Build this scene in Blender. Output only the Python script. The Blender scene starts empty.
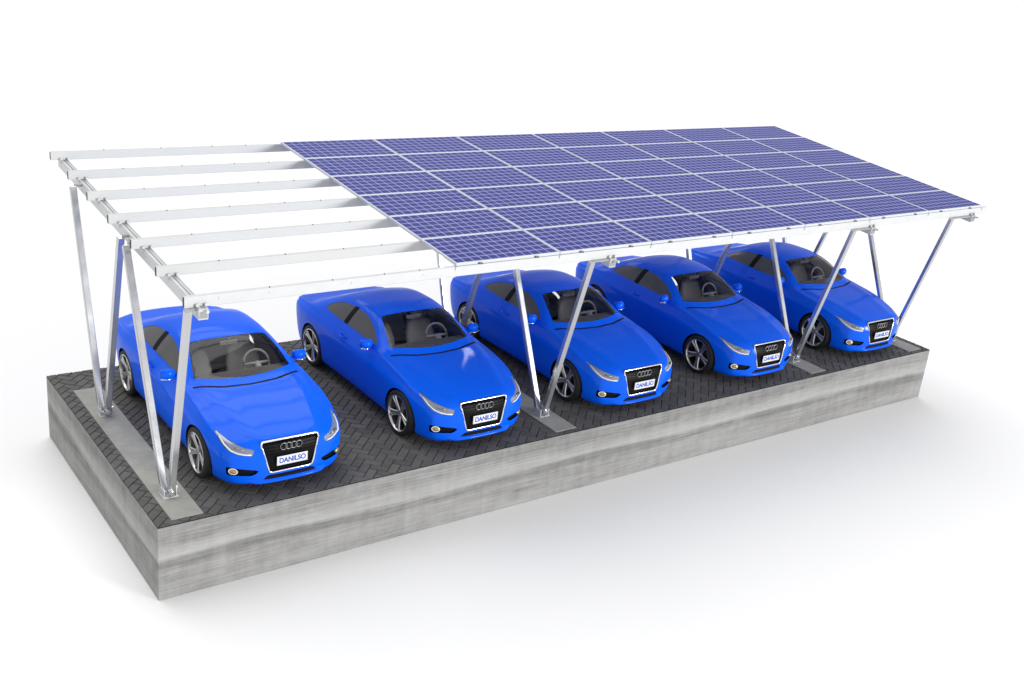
import bpy, bmesh, math, random
from mathutils import Vector, Matrix
random.seed(7)
C = bpy.context.scene
COL = C.collection
PI = math.pi

# ------------------------------------------------------------------ materials
def new_mat(name):
    m = bpy.data.materials.new(name); m.use_nodes = True
    nt = m.node_tree; b = nt.nodes['Principled BSDF']
    return m, nt, b
def simple(name, col, rough=.5, metal=0., coat=0., spec=.5, emis=None):
    m, nt, b = new_mat(name)
    b.inputs['Base Color'].default_value = (*col, 1)
    b.inputs['Roughness'].default_value = rough
    b.inputs['Metallic'].default_value = metal
    b.inputs['Coat Weight'].default_value = coat
    b.inputs['Specular IOR Level'].default_value = spec
    return m
def noise_var(m, amount=.12, scale=6, rough_amt=.1, bump=0.0):
    """slow procedural variation of colour and gloss so no surface is dead flat"""
    nt = m.node_tree; b = nt.nodes['Principled BSDF']
    tc = nt.nodes.new('ShaderNodeTexCoord'); n = nt.nodes.new('ShaderNodeTexNoise')
    n.inputs['Scale'].default_value = scale; n.inputs['Detail'].default_value = 6
    nt.links.new(tc.outputs['Object'], n.inputs['Vector'])
    col = tuple(b.inputs['Base Color'].default_value)
    mx = nt.nodes.new('ShaderNodeMixRGB')
    mx.inputs[1].default_value = tuple(c*(1-amount) for c in col[:3])+(1,)
    mx.inputs[2].default_value = tuple(min(1, c*(1+amount)) for c in col[:3])+(1,)
    nt.links.new(n.outputs['Fac'], mx.inputs[0]); nt.links.new(mx.outputs[0], b.inputs['Base Color'])
    r = b.inputs['Roughness'].default_value
    mr = nt.nodes.new('ShaderNodeMapRange'); mr.inputs[3].default_value = max(0, r-rough_amt); mr.inputs[4].default_value = min(1, r+rough_amt)
    nt.links.new(n.outputs['Fac'], mr.inputs[0]); nt.links.new(mr.outputs[0], b.inputs['Roughness'])
    if bump:
        bp = nt.nodes.new('ShaderNodeBump'); bp.inputs['Strength'].default_value = bump; bp.inputs['Distance'].default_value = .01
        nt.links.new(n.outputs['Fac'], bp.inputs['Height']); nt.links.new(bp.outputs[0], b.inputs['Normal'])
    return m

M = {}
M['paint'] = simple('blue_car_paint', (0.0, 0.108, 0.84), .5, 0, .30, .03)
M['paint'].node_tree.nodes['Principled BSDF'].inputs['Coat IOR'].default_value = 1.5
M['paint'].node_tree.nodes['Principled BSDF'].inputs['Coat Roughness'].default_value = .11
M['seam'] = simple('panel_gap_dark', (.0, .02, .12), .6)
M['black'] = simple('black_plastic', (.004, .004, .005), .6, spec=.12)
M['gloss_black'] = simple('gloss_black', (.004, .004, .005), .4, spec=.08)
M['rubber'] = noise_var(simple('tyre_rubber', (.012, .012, .013), .75), .2, 20)
M['chrome'] = simple('chrome', (.85, .86, .88), .16, 1)
M['rim'] = simple('rim_alloy', (.62, .62, .63), .28, 1)
M['disc'] = simple('brake_disc', (.12, .12, .12), .4, 1)
M['seat'] = noise_var(simple('grey_upholstery', (.70, .69, .67), .8), .08, 8)
M['dash'] = noise_var(simple('grey_dashboard', (.30, .295, .29), .7), .08, 8)
M['cabin'] = simple('cabin_lining', (.05, .05, .055), .8)
M['side_glass'] = simple('dark_side_glass', (.085, .085, .092), .15, 0, 0, .3)
M['emblem'] = simple('smoked_chrome', (.30, .30, .31), .3, 1)
M['plate'] = simple('plate_white', (.86, .87, .9), .4)
M['plate_text'] = simple('plate_lettering_blue', (.01, .06, .45), .5)
M['red_lens'] = simple('red_lens', (.35, .01, .01), .15, 0, .6)
M['lamp_white'] = simple('lamp_white', (.85, .87, .92), .2, 0, .5)
M['lamp_amber'] = simple('fog_amber', (.45, .30, .10), .15, .5, .8)
M['lamp_grey'] = simple('lamp_reflector', (.24, .27, .34), .25, .4, .5)
M['zinc'] = noise_var(simple('galvanised_steel', (.57, .58, .59), .45, .25), .05, 9, .08)
M['strut'] = noise_var(simple('aluminium_strut', (.54, .55, .57), .22, .78), .06, 5, .08)
M['purlin'] = noise_var(simple('milled_aluminium', (.55, .56, .56), .55, .15), .04, 4, .06)
M['hole'] = simple('painted_hollow_dark', (.03, .03, .03), .8)  # painted shade for the closed purlin ends
M['slot'] = simple('slot_shadow_grey', (.30, .30, .31), .6)  # grey of the painted channel shade, shared by the strut brackets
M['bolt'] = simple('bolt_bright', (.8, .8, .8), .2, 1)
M['frame'] = simple('panel_frame_aluminium', (.58, .61, .64), .45, .3)

def glass_mat(name, tint, ior=1.35):
    m = bpy.data.materials.new(name); m.use_nodes = True; nt = m.node_tree; nt.nodes.clear()
    o = nt.nodes.new('ShaderNodeOutputMaterial'); t = nt.nodes.new('ShaderNodeBsdfTransparent')
    g = nt.nodes.new('ShaderNodeBsdfGlossy'); f = nt.nodes.new('ShaderNodeFresnel'); mx = nt.nodes.new('ShaderNodeMixShader')
    t.inputs[0].default_value = (*tint, 1); g.inputs['Roughness'].default_value = .02; f.inputs[0].default_value = ior
    nt.links.new(f.outputs[0], mx.inputs[0]); nt.links.new(t.outputs[0], mx.inputs[1]); nt.links.new(g.outputs[0], mx.inputs[2])
    nt.links.new(mx.outputs[0], o.inputs[0]); return m
M['windscreen'] = glass_mat('tinted_windscreen', (.93, .92, .90), 1.42)

def concrete_mat():
    m, nt, b = new_mat('board_marked_concrete'); N = nt.nodes; L = nt.links
    tc = N.new('ShaderNodeTexCoord'); mp = N.new('ShaderNodeMapping'); L.new(tc.outputs['Object'], mp.inputs[0])
    mp.inputs['Scale'].default_value = (.35, .35, 3.2)
    # long, wandering, wood-like strata
    wob = N.new('ShaderNodeTexNoise'); wob.inputs['Scale'].default_value = .6; wob.inputs['Detail'].default_value = 3
    L.new(mp.outputs[0], wob.inputs['Vector'])
    st = N.new('ShaderNodeTexNoise'); st.inputs['Scale'].default_value = 1.1; st.inputs['Detail'].default_value = 9; st.inputs['Roughness'].default_value = .62; st.inputs['Distortion'].default_value = .35
    L.new(mp.outputs[0], st.inputs['Vector'])
    fine_mp = N.new('ShaderNodeMapping'); fine_mp.inputs['Scale'].default_value = (1.2, 1.2, 42); L.new(tc.outputs['Object'], fine_mp.inputs[0])
    fine = N.new('ShaderNodeTexNoise'); fine.inputs['Scale'].default_value = 1.; fine.inputs['Detail'].default_value = 7; L.new(fine_mp.outputs[0], fine.inputs['Vector'])
    vert_mp = N.new('ShaderNodeMapping'); vert_mp.inputs['Scale'].default_value = (7, 7, .5); L.new(tc.outputs['Object'], vert_mp.inputs[0])
    vert = N.new('ShaderNodeTexNoise'); vert.inputs['Scale'].default_value = 1.; vert.inputs['Detail'].default_value = 5; L.new(vert_mp.outputs[0], vert.inputs['Vector'])
    sep = N.new('ShaderNodeSeparateXYZ'); L.new(tc.outputs['Object'], sep.inputs[0])
    # the two lifts of the pour: a pale ridge and a dark groove halfway down, wandering in height
    wm = N.new('ShaderNodeMath'); wm.operation = 'MULTIPLY_ADD'; wm.inputs[1].default_value = .34; L.new(wob.outputs['Fac'], wm.inputs[0]); L.new(sep.outputs['Z'], wm.inputs[2])
    band = N.new('ShaderNodeValToRGB'); mr = N.new('ShaderNodeMapRange'); mr.inputs[1].default_value = -1.; mr.inputs[2].default_value = .3
    L.new(wm.outputs[0], mr.inputs[0]); L.new(mr.outputs[0], band.inputs[0])
    e = band.color_ramp.elements; e[0].position = 0; e[0].color = (.58,)*3+(1,); e[1].position = 1; e[1].color = (.47,)*3+(1,)
    for p, v in ((.20, .60), (.40, .57), (.475, .40), (.53, .43), (.585, .74), (.66, .64), (.76, .46)):
        x = band.color_ramp.elements.new(p); x.color = (v, v, v, 1)
    def mul(a, bb, f):
        mx = N.new('ShaderNodeMixRGB'); mx.blend_type = 'OVERLAY'; mx.inputs[0].default_value = f
        L.new(a, mx.inputs[1]); L.new(bb, mx.inputs[2]); return mx.outputs[0]
    c = mul(band.outputs[0], st.outputs['Fac'], .62)
    c = mul(c, fine.outputs['Fac'], .55)
    c = mul(c, vert.outputs['Fac'], .25)
    mot = N.new('ShaderNodeTexNoise'); mot.inputs['Scale'].default_value = 4.5; mot.inputs['Detail'].default_value = 12; mot.inputs['Roughness'].default_value = .75
    L.new(tc.outputs['Object'], mot.inputs['Vector']); c = mul(c, mot.outputs['Fac'], .5)
    sc = N.new('ShaderNodeMixRGB'); sc.blend_type = 'MULTIPLY'; sc.inputs[0].default_value = 1; sc.inputs[2].default_value = (.505, .50, .49, 1)
    L.new(c, sc.inputs[1]); L.new(sc.outputs[0], b.inputs['Base Color'])
    b.inputs['Roughness'].default_value = .85
    bp = N.new('ShaderNodeBump'); bp.inputs['Strength'].default_value = .25; bp.inputs['Distance'].default_value = .02
    L.new(fine.outputs['Fac'], bp.inputs['Height']); L.new(bp.outputs[0], b.inputs['Normal'])
    return m
M['concrete'] = concrete_mat()
def strip_mat():
    m, nt, b = new_mat('smooth_foundation_concrete'); N = nt.nodes; L = nt.links
    tc = N.new('ShaderNodeTexCoord'); n = N.new('ShaderNodeTexNoise'); n.inputs['Scale'].default_value = 3; n.inputs['Detail'].default_value = 9; n.inputs['Roughness'].default_value = .7
    L.new(tc.outputs['Object'], n.inputs['Vector'])
    r = N.new('ShaderNodeValToRGB'); r.color_ramp.elements[0].position = .3; r.color_ramp.elements[0].color = (.27, .265, .24, 1); r.color_ramp.elements[1].position = .7; r.color_ramp.elements[1].color = (.39, .385, .35, 1)
    L.new(n.outputs['Fac'], r.inputs[0]); L.new(r.outputs[0], b.inputs['Base Color']); b.inputs['Roughness'].default_value = .9
    return m
M['strip'] = strip_mat()
def paver_mat():
    m, nt, b = new_mat('dark_concrete_paver'); N = nt.nodes; L = nt.links
    a = N.new('ShaderNodeAttribute'); a.attribute_name = 'tone'
    tc = N.new('ShaderNodeTexCoord'); n = N.new('ShaderNodeTexNoise'); n.inputs['Scale'].default_value = 26; n.inputs['Detail'].default_value = 6
    L.new(tc.outputs['Object'], n.inputs['Vector'])
    ad = N.new('ShaderNodeMath'); ad.operation = 'MULTIPLY_ADD'; ad.inputs[1].default_value = .95; L.new(n.outputs['Fac'], ad.inputs[0]); L.new(a.outputs['Fac'], ad.inputs[2])
    r = N.new('ShaderNodeValToRGB'); r.color_ramp.elements[0].position = .15; r.color_ramp.elements[0].color = (.046, .044, .041, 1); r.color_ramp.elements[1].position = 1.; r.color_ramp.elements[1].color = (.115, .112, .106, 1)
    L.new(ad.outputs[0], r.inputs[0]); L.new(r.outputs[0], b.inputs['Base Color']); b.inputs['Roughness'].default_value = .8
    return m
M['paver'] = paver_mat()
M['joint'] = simple('joint_sand_dark', (.018, .018, .017), .95)
def cell_mat():
    """12 x 6 polycrystalline cells with pale gaps, cut corners and thin busbars, on object coordinates of one panel"""
    m, nt, b = new_mat('photovoltaic_cells'); N = nt.nodes; L = nt.links
    tc = N.new('ShaderNodeTexCoord'); sep = N.new('ShaderNodeSeparateXYZ'); L.new(tc.outputs['Object'], sep.inputs[0])
    def math_(op, a, bb=None, cc=None):
        n = N.new('ShaderNodeMath'); n.operation = op
        for i, v in enumerate((a, bb, cc)):
            if v is None: continue
            if isinstance(v, (int, float)): n.inputs[i].default_value = v
            else: L.new(v, n.inputs[i])
        return n.outputs[0]
    CW, CH = CELL
    fx = math_('FRACT', math_('DIVIDE', sep.outputs['X'], CW)); fy = math_('FRACT', math_('DIVIDE', sep.outputs['Y'], CH))
    dx = math_('MULTIPLY', math_('ABSOLUTE', math_('SUBTRACT', fx, .5)), 2); dy = math_('MULTIPLY', math_('ABSOLUTE', math_('SUBTRACT', fy, .5)), 2)
    g1 = math_('GREATER_THAN', dx, .90); g2 = math_('GREATER_THAN', dy, .88); g3 = math_('GREATER_THAN', math_('ADD', dx, dy), 1.68)
    gap = math_('MAXIMUM', math_('MAXIMUM', g1, g2), g3)
    bus = math_('LESS_THAN', math_('ABSOLUTE', math_('SUBTRACT', math_('FRACT', math_('MULTIPLY', fy, 2)), .5)), .03)
    vor = N.new('ShaderNodeTexVoronoi'); vor.inputs['Scale'].default_value = 60; L.new(tc.outputs['Object'], vor.inputs['Vector'])
    cr = N.new('ShaderNodeValToRGB'); cr.color_ramp.elements[0].color = (.020, .024, .155, 1); cr.color_ramp.elements[1].color = (.034, .040, .22, 1); L.new(vor.outputs['Color'], cr.inputs[0])
    m1 = N.new('ShaderNodeMixRGB'); L.new(math_('MULTIPLY', bus, .35), m1.inputs[0]); L.new(cr.outputs[0], m1.inputs[1]); m1.inputs[2].default_value = (.45, .45, .6, 1)
    m2 = N.new('ShaderNodeMixRGB'); L.new(gap, m2.inputs[0]); L.new(m1.outputs[0], m2.inputs[1]); m2.inputs[2].default_value = (.31, .33, .68, 1)
    L.new(m2.outputs[0], b.inputs['Base Color'])
    b.inputs['Roughness'].default_value = .55; b.inputs['Specular IOR Level'].default_value = .15
    return m

# ------------------------------------------------------------------ mesh helpers
def link(name, bm, mat, parent=None, smooth=False, angle=None, loc=None):
    me = bpy.data.meshes.new(name)
    bm.to_mesh(me); bm.free()
    for m_ in (mat if isinstance(mat, (list, tuple)) else [mat]): me.materials.append(m_)
    if smooth:
        for p in me.polygons: p.use_smooth = True
        if angle is not None: me.set_sharp_from_angle(angle=math.radians(angle))
    o = bpy.data.objects.new(name, me); COL.objects.link(o)
    if parent: o.parent = parent
    if loc: o.location = loc
    return o
def empty(name, loc, label, cat, group=None, rz=0):
    o = bpy.data.objects.new(name, None); COL.objects.link(o); o.location = loc; o.rotation_euler = (0, 0, rz)
    o.empty_display_size = .2
    o['label'] = label; o['category'] = cat
    if group: o['group'] = group
    return o
def box(bm, x0, x1, y0, y1, z0, z1, mat=0, rot=None, bev=0):
    r = bmesh.ops.create_cube(bm, size=1)
    vs = r['verts']
    c = Vector(((x0+x1)/2, (y0+y1)/2, (z0+z1)/2))
    for v in vs: v.co = Vector((v.co.x*(x1-x0), v.co.y*(y1-y0), v.co.z*(z1-z0)))
    fs = list({f for v in vs for f in v.link_faces}); es = list({e for v in vs for e in v.link_edges})
    for f in fs: f.material_index = mat
    if bev:
        r2 = bmesh.ops.bevel(bm, geom=es, offset=bev, segments=2, affect='EDGES', profile=.5)
        vs = list({v for f in r2['faces'] for v in f.verts} | {v for v in vs if v.is_valid})
    for v in vs:
        if rot: v.co = rot @ v.co
        v.co += c
    return vs
def beam(bm, a, b_, w, h, up=Vector((0, 0, 1)), mat=0, bev=0.004):
    """rectangular bar from a to b_, w across, h along 'up'"""
    a = Vector(a); b_ = Vector(b_); d = (b_-a); L = d.length; d.normalize()
    s = d.cross(up).normalized(); u = s.cross(d).normalized()
    R = Matrix((s, d, u)).transposed()
    r = bmesh.ops.create_cube(bm, size=1); vs = r['verts']
    for v in vs: v.co = Vector((v.co.x*w, v.co.y*L, v.co.z*h))
    es = list({e for v in vs for e in v.link_edges})
    for f in {f for v in vs for f in v.link_faces}: f.material_index = mat
    if bev:
        r2 = bmesh.ops.bevel(bm, geom=es, offset=bev, segments=1, affect='EDGES')
        vs = list({v for f in r2['faces'] for v in f.verts} | {v for v in vs if v.is_valid})
    for v in vs: v.co = R @ v.co + (a+b_)/2
def cyl(bm, c, r, depth, axis='Z', seg=20, mat=0, r2=None):
    g = bmesh.ops.create_cone(bm, cap_ends=True, cap_tris=False, segments=seg, radius1=r, radius2=r if r2 is None else r2, depth=depth)
    R = {'Z': Matrix.Identity(3), 'X': Matrix.Rotation(PI/2, 3, 'Y'), 'Y': Matrix.Rotation(-PI/2, 3, 'X')}[axis]
    for v in g['verts']: v.co = R @ v.co + Vector(c)
    for f in {f for v in g['verts'] for f in v.link_faces}: f.material_index = mat
    return g['verts']
def lathe_x(bm, prof, seg=40, mat=0, closed=True):
    """revolve (x, r) profile around the X axis"""
    rings = []
    for x, r in prof:
        rings.append([bm.verts.new((x, r*math.cos(2*PI*k/seg), r*math.sin(2*PI*k/seg))) for k in range(seg)])
    n = len(rings)
    for i in range(n if closed else n-1):
        A, B = rings[i], rings[(i+1) % n]
        for k in range(seg):
            f = bm.faces.new((A[k], A[(k+1) % seg], B[(k+1) % seg], B[k])); f.material_index = mat
    return rings

# ------------------------------------------------------------------ car surface
def pchip(xs, ys):
    n = len(xs); h = [xs[i+1]-xs[i] for i in range(n-1)]; d = [(ys[i+1]-ys[i])/h[i] for i in range(n-1)]
    m = [0]*n; m[0] = d[0]; m[-1] = d[-1]
    for i in range(1, n-1):
        if d[i-1]*d[i] <= 0: m[i] = 0
        else:
            w1 = 2*h[i]+h[i-1]; w2 = h[i]+2*h[i-1]; m[i] = (w1+w2)/(w1/d[i-1]+w2/d[i])
    def f(x):
        if x <= xs[0]: return ys[0]
        if x >= xs[-1]: return ys[-1]
        i = 0
        while x > xs[i+1]: i += 1
        t = (x-xs[i])/h[i]; t2 = t*t; t3 = t2*t
        return (2*t3-3*t2+1)*ys[i]+(t3-2*t2+t)*h[i]*m[i]+(-2*t3+3*t2)*ys[i+1]+(t3-t2)*h[i]*m[i+1]
    return f
def tab(*pairs): return pchip([p[0] for p in pairs], [p[1] for p in pairs])
LEN = 4.62; AXF = .82; AXR = 3.57; WR = .335
Wf = tab((0, .745), (.05, .79), (.15, .835), (.35, .88), (.6, .91), (.9, .925), (1.4, .922), (2.3, .918), (3.0, .93), (3.6, .935), (4.0, .91), (4.3, .87), (4.5, .82), (4.58, .78), (LEN, .74))
zu = tab((0, .165), (.06, .135), (.2, .13), (.6, .15), (4.0, .16), (4.4, .20), (4.55, .25), (LEN, .32))
zsh = tab((0, .56), (.15, .61), (.4, .66), (.9, .72), (1.5, .77), (2.5, .80), (3.4, .82), (4.1, .82), (4.5, .80), (LEN, .74))
zbelt = tab((0, .63), (.06, .675), (.2, .715), (.5, .78), (.9, .855), (1.25, .905), (1.6, .945), (2.2, .965), (3.0, .98), (3.5, .965), (4.0, .92), (4.35, .89), (4.55, .86), (LEN, .79))
xbelt = tab((0, .93), (.3, .93), (1.0, .915), (1.6, .91), (3.4, .90), (4.1, .90), (LEN, .93))     # x W
# roof-edge / A-pillar line
z8 = tab((0, .655), (.06, .70), (.2, .745), (.5, .815), (.9, .885), (1.25, .93), (1.46, .965), (1.56, 1.005), (1.8, 1.135), (2.0, 1.225), (2.2, 1.275), (2.5, 1.30), (2.8, 1.292), (3.1, 1.255), (3.4, 1.165), (3.7, 1.045), (3.92, .955), (4.1, .925), (4.35, .905), (4.5, .888), (4.56, .865), (LEN, .80))
x8 = tab((0, .60), (.3, .64), (1.0, .66), (1.46, .70), (1.6, .69), (1.8, .655), (2.0, .62), (2.2, .605), (2.6, .60), (3.1, .605), (3.5, .615), (3.9, .66), (4.2, .66), (LEN, .60))
z10 = tab((0, .675), (.06, .72), (.2, .77), (.5, .84), (.9, .905), (1.2, .945), (1.30, .965), (1.38, 1.00), (1.6, 1.13), (1.8, 1.245), (1.95, 1.315), (2.1, 1.355), (2.45, 1.39), (2.8, 1.385), (3.1, 1.335), (3.4, 1.225), (3.7, 1.075), (3.93, .975), (4.08, .945), (4.35, .92), (4.5, .905), (4.56, .885), (LEN, .82))
def smooth01(t): t = max(0, min(1, t)); return t*t*(3-2*t)
def section(s):
    W = Wf(s); zb = zbelt(s); u = zu(s); zs = zsh(s)
    xb = xbelt(s)*W; a8 = x8(s) if s > 1.3 else x8(s)*W/.92
    Z8 = z8(s); Z10 = z10(s)
    if Z8 < zb+.004: Z8 = zb+.004
    P = [(0, u), (.45*W, u), (.84*W, u), (.945*W, u+.035), (.978*W, u+.12), (.997*W, u+(zs-u)*.58), (1.0*W, zs-.03), (.982*W, zs+.018), (xb+.016, zb-.035), (xb, zb)]
    for t, bulge in ((.33, .012), (.66, .014)):
        g = smooth01((Z8-zb-.02)/.15)
        P.append((xb+(a8-xb)*t+bulge*g, zb+(Z8-zb)*t+bulge*g*.6))
    P.append((a8, Z8))
    P.append((a8*.86, Z8+(Z10-Z8)*.42)); P.append((a8*.5, Z8+(Z10-Z8)*.82)); P.append((0, Z10))
    return P
def cr_curve(P, n):
    """centripetal-ish Catmull-Rom resampled to n points evenly per span"""
    Q = [(-P[1][0], P[1][1])]+P+[(-P[-2][0], P[-2][1])]
    out = []; spans = len(P)-1
    per = n
    for i in range(1, spans+1):
        p0, p1, p2, p3 = Q[i-1], Q[i], Q[i+1], Q[i+2]
        def dd(a, b): return max(1e-4, math.hypot(a[0]-b[0], a[1]-b[1]))**.5
        t01, t12, t23 = dd(p0, p1), dd(p1, p2), dd(p2, p3)
        for k in range(per[i-1]):
            t = k/per[i-1]; r = []
            for c in (0, 1):
                m1 = (p2[c]-p1[c]) + t12*((p1[c]-p0[c])/t01-(p2[c]-p0[c])/(t01+t12))
                m2 = (p2[c]-p1[c]) + t12*((p3[c]-p2[c])/t23-(p3[c]-p1[c])/(t12+t23))
                a = 2*(p1[c]-p2[c])+m1+m2; b = -3*(p1[c]-p2[c])-2*m1-m2
                r.append(a*t**3+b*t*t+m1*t+p1[c])
            out.append(tuple(r))
    out.append(P[-1]); return out
PER = [4, 4, 2, 2, 4, 4, 2, 3, 2, 4, 4, 4, 3, 5, 6]
def warp(x, s, z):
    """plan-view bow and side-view tuck of nose and tail: returns y"""
    ax = abs(x)
    kf = max(0, 1-s/1.1)**1.6; kr = max(0, 1-(LEN-s)/.9)**1.6
    bow = .315*(ax/.9)**2.9
    tf = .075*abs((z-.47)/.25)**2.2 if z > .47 else .035*abs((.47-z)/.3)**2.0
    chin = .045*smooth01((.206-z)/.014)*smooth01((.50-ax)/.05)*max(0, 1-s/.16)
    y = s - chin + kf*(bow*.95+tf) - kr*(.26*(ax/.9)**2.6 + (.05*((z-.8)/.2)**2 if z > .8 else .10*((.8-z)/.5)**2))
    return y
def ridge(x, s, z):
    """the two raised bonnet creases running from the grille corners to the screen pillars"""
    if s > 1.45 or z < .62: return 0.
    ax = abs(x); xl = .40+.25*min(1, s/1.25)
    fade = smooth01(s/.12)*smooth01((1.45-s)/.25)
    d = ax-xl
    inner = .011*smooth01((d+.22)/.22) if d < 0 else .011
    outer = smooth01(d/.11)
    return fade*(inner*(1-outer))
def build_surface():
    bm = bmesh.new()
    st = [0, .012, .03, .055, .085, .12]
    s = .16
    while s < LEN-.14: st.append(s); s += .034
    st += [LEN-.12, LEN-.085, LEN-.055, LEN-.03, LEN-.012, LEN]
    rows = []
    for s in st:
        half = cr_curve(section(s), PER)
        full = [(x, z) for x, z in half] + [(-x, z) for x, z in half[-2:0:-1]]
        rows.append([bm.verts.new((x, warp(x, s, z), z+ridge(x, s, z))) for x, z in full])
    n = len(rows[0])
    for a, b in zip(rows, rows[1:]):
        for k in range(n): bm.faces.new((a[k], a[(k+1) % n], b[(k+1) % n], b[k]))
    for row, s, flip in ((rows[0], 0, False), (rows[-1], LEN, True)):
        co = [(v.co.x, v.co.z) for v in row]; zm = (.47 if s == 0 else .68)
        prev = row
        for r in range(1, 14):
            q = 1-r/14
            cur = []
            for x, z in co:
                xx = x*q; zz = zm+(z-zm)*q
                cur.append(bm.verts.new((xx, warp(xx, s, zz), zz)))
            for k in range(n):
                f = (prev[k], cur[k], cur[(k+1) % n], prev[(k+1) % n])
                bm.faces.new(f if not flip else f[::-1])
            prev = cur
        c = bm.verts.new((0, warp(0, s, zm), zm))
        for k in range(n):
            f = (prev[k], c, prev[(k+1) % n]); bm.faces.new(f if not flip else f[::-1])
    bmesh.ops.recalc_face_normals(bm, faces=bm.faces)
    return bm
def sd_poly(pts):
    """signed distance to a closed polygon: negative inside"""
    n = len(pts)
    def f(px, py):
        d = 1e9; s = 1
        j = n-1
        for i in range(n):
            xi, yi = pts[i]; xj, yj = pts[j]
            ex, ey = xj-xi, yj-yi; wx, wy = px-xi, py-yi
            t = max(0, min(1, (wx*ex+wy*ey)/(ex*ex+ey*ey+1e-12)))
            bx, by = wx-ex*t, wy-ey*t; d = min(d, bx*bx+by*by)
            c1 = py >= yi; c2 = py < yj; c3 = ex*wy > ey*wx
            if (c1 and c2 and c3) or (not c1 and not c2 and not c3): s = -s
            j = i
        return s*math.sqrt(d)
    return f
def cut(bm, field, mask, level=0.):
    """split the surface exactly along field == level (only where mask holds)"""
    val = {}
    for v in bm.verts:
        if mask(v.co): 
            x = field(v.co)-level
            val[v] = x if abs(x) > 1e-5 else 1e-5
    newv = set(); faces = set()
    for e in list(bm.edges):
        a, b = e.verts
        if a in val and b in val and val[a]*val[b] < 0:
            # refine the crossing on the straight edge
            lo, hi = 0., 1.; fa = val[a]
            for _ in range(9):
                mid = (lo+hi)/2
                fm = field(a.co.lerp(b.co, mid))-level
                if fm*fa > 0: lo = mid
                else: hi = mid
            t = min(.995, max(.005, (lo+hi)/2))
            ne, nv = bmesh.utils.edge_split(e, a, t)
            newv.add(nv)
    for v in newv:
        for f in v.link_faces: faces.add(f)
    for f in faces:
        cv = [v for v in f.verts if v in newv]
        while len(cv) >= 2:
            a, b = cv[0], cv[1]
            if any(b in (e.other_vert(a),) for e in a.link_edges): break
            try: bmesh.utils.face_split(f, a, b)
            except ValueError: pass
            cv = cv[2:]
            if cv: break
    return

def rounded(pts, r=.02, n=4):
    """round polygon corners"""
    out = []; m = len(pts)
    for i in range(m):
        p0 = Vector(pts[i-1]); p = Vector(pts[i]); p1 = Vector(pts[(i+1) % m])
        a = (p0-p); b = (p1-p); ra = min(r, a.length*.45); rb = min(r, b.length*.45)
        A = p+a.normalized()*ra; B = p+b.normalized()*rb
        for k in range(n+1):
            t = k/n; q = A*(1-t)**2+p*2*t*(1-t)+B*t*t; out.append((q.x, q.y))
    return out
# outlines, all in car coordinates (y from the nose, z from the ground)
GRILLE = rounded([(-.375, .70), (.375, .70), (.385, .66), (.292, .318), (.265, .298), (-.265, .298), (-.292, .318), (-.385, .66)], .035)
LIP = rounded([(-.30, .262), (.30, .262), (.36, .205), (-.36, .205)], .01)
def mir(P): return [(-x, z) for x, z in P][::-1]
FOG = rounded([(.775, .400), (.46, .355), (.41, .335), (.48, .275), (.765, .285)], .018)
HEAD = rounded([(.495, .548), (.465, .618), (.60, .662), (.70, .705), (.775, .760), (.800, .755), (.795, .680), (.755, .608), (.65, .562)], .012)
TAIL = rounded([(.40, .72), (.42, .80), (.60, .83), (.72, .82), (.74, .74), (.70, .70)], .03)
DOORG = rounded([(1.72, 1.005), (2.62, 1.02), (2.58, 1.262), (2.40, 1.264), (2.2, 1.232), (2.0, 1.165), (1.85, 1.09)], .035)
QUART = rounded([(2.73, 1.022), (3.22, 1.030), (3.38, 1.045), (3.28, 1.125), (3.10, 1.20), (2.9, 1.246), (2.69, 1.262)], .035)
PILLAR = [(2.62, 1.015), (2.73, 1.017), (2.69, 1.272), (2.58, 1.272)]
DOOR = rounded([(1.50, .30), (2.74, .30), (2.80, .62), (2.79, 1.0), (2.70, 1.02), (1.62, .985), (1.46, .90), (1.42, .62)], .05)
WIND = [(0, 1.385), (.25, 1.402), (.45, 1.445), (.60, 1.505), (.672, 1.55), (.640, 1.70), (.60, 1.86), (.555, 2.02), (.535, 2.085), (.25, 2.045), (0, 2.025)]
WIND = WIND + mir(WIND)[1:-1]
WIND = rounded(WIND, .012)
REARW = [(0, 3.22), (.3, 3.23), (.48, 3.26), (.52, 3.36), (.57, 3.72), (.55, 3.78), (.3, 3.85), (0, 3.87)]
REARW = rounded(REARW+mir(REARW)[1:-1], .02)
HOOD = [(0, .10), (.35, .14), (.42, .17), (.60, .34), (.72, .70), (.765, 1.15), (.765, 1.40), (.6, 1.335), (.35, 1.255), (0, 1.22)]
HOOD = rounded(HOOD+mir(HOOD)[1:-1], .02)
COWL = [(0, 1.262), (.35, 1.295), (.6, 1.372), (.72, 1.435), (.74, 1.418), (.74, 1.405), (.6, 1.340), (.35, 1.263), (0, 1.23)]
COWL = COWL+mir(COWL)[1:-1]
TRUNK = rounded([(-.66, 4.02), (.66, 4.02), (.70, 4.3), (.70, 4.62), (-.70, 4.62), (-.70, 4.3)], .03)

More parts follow.
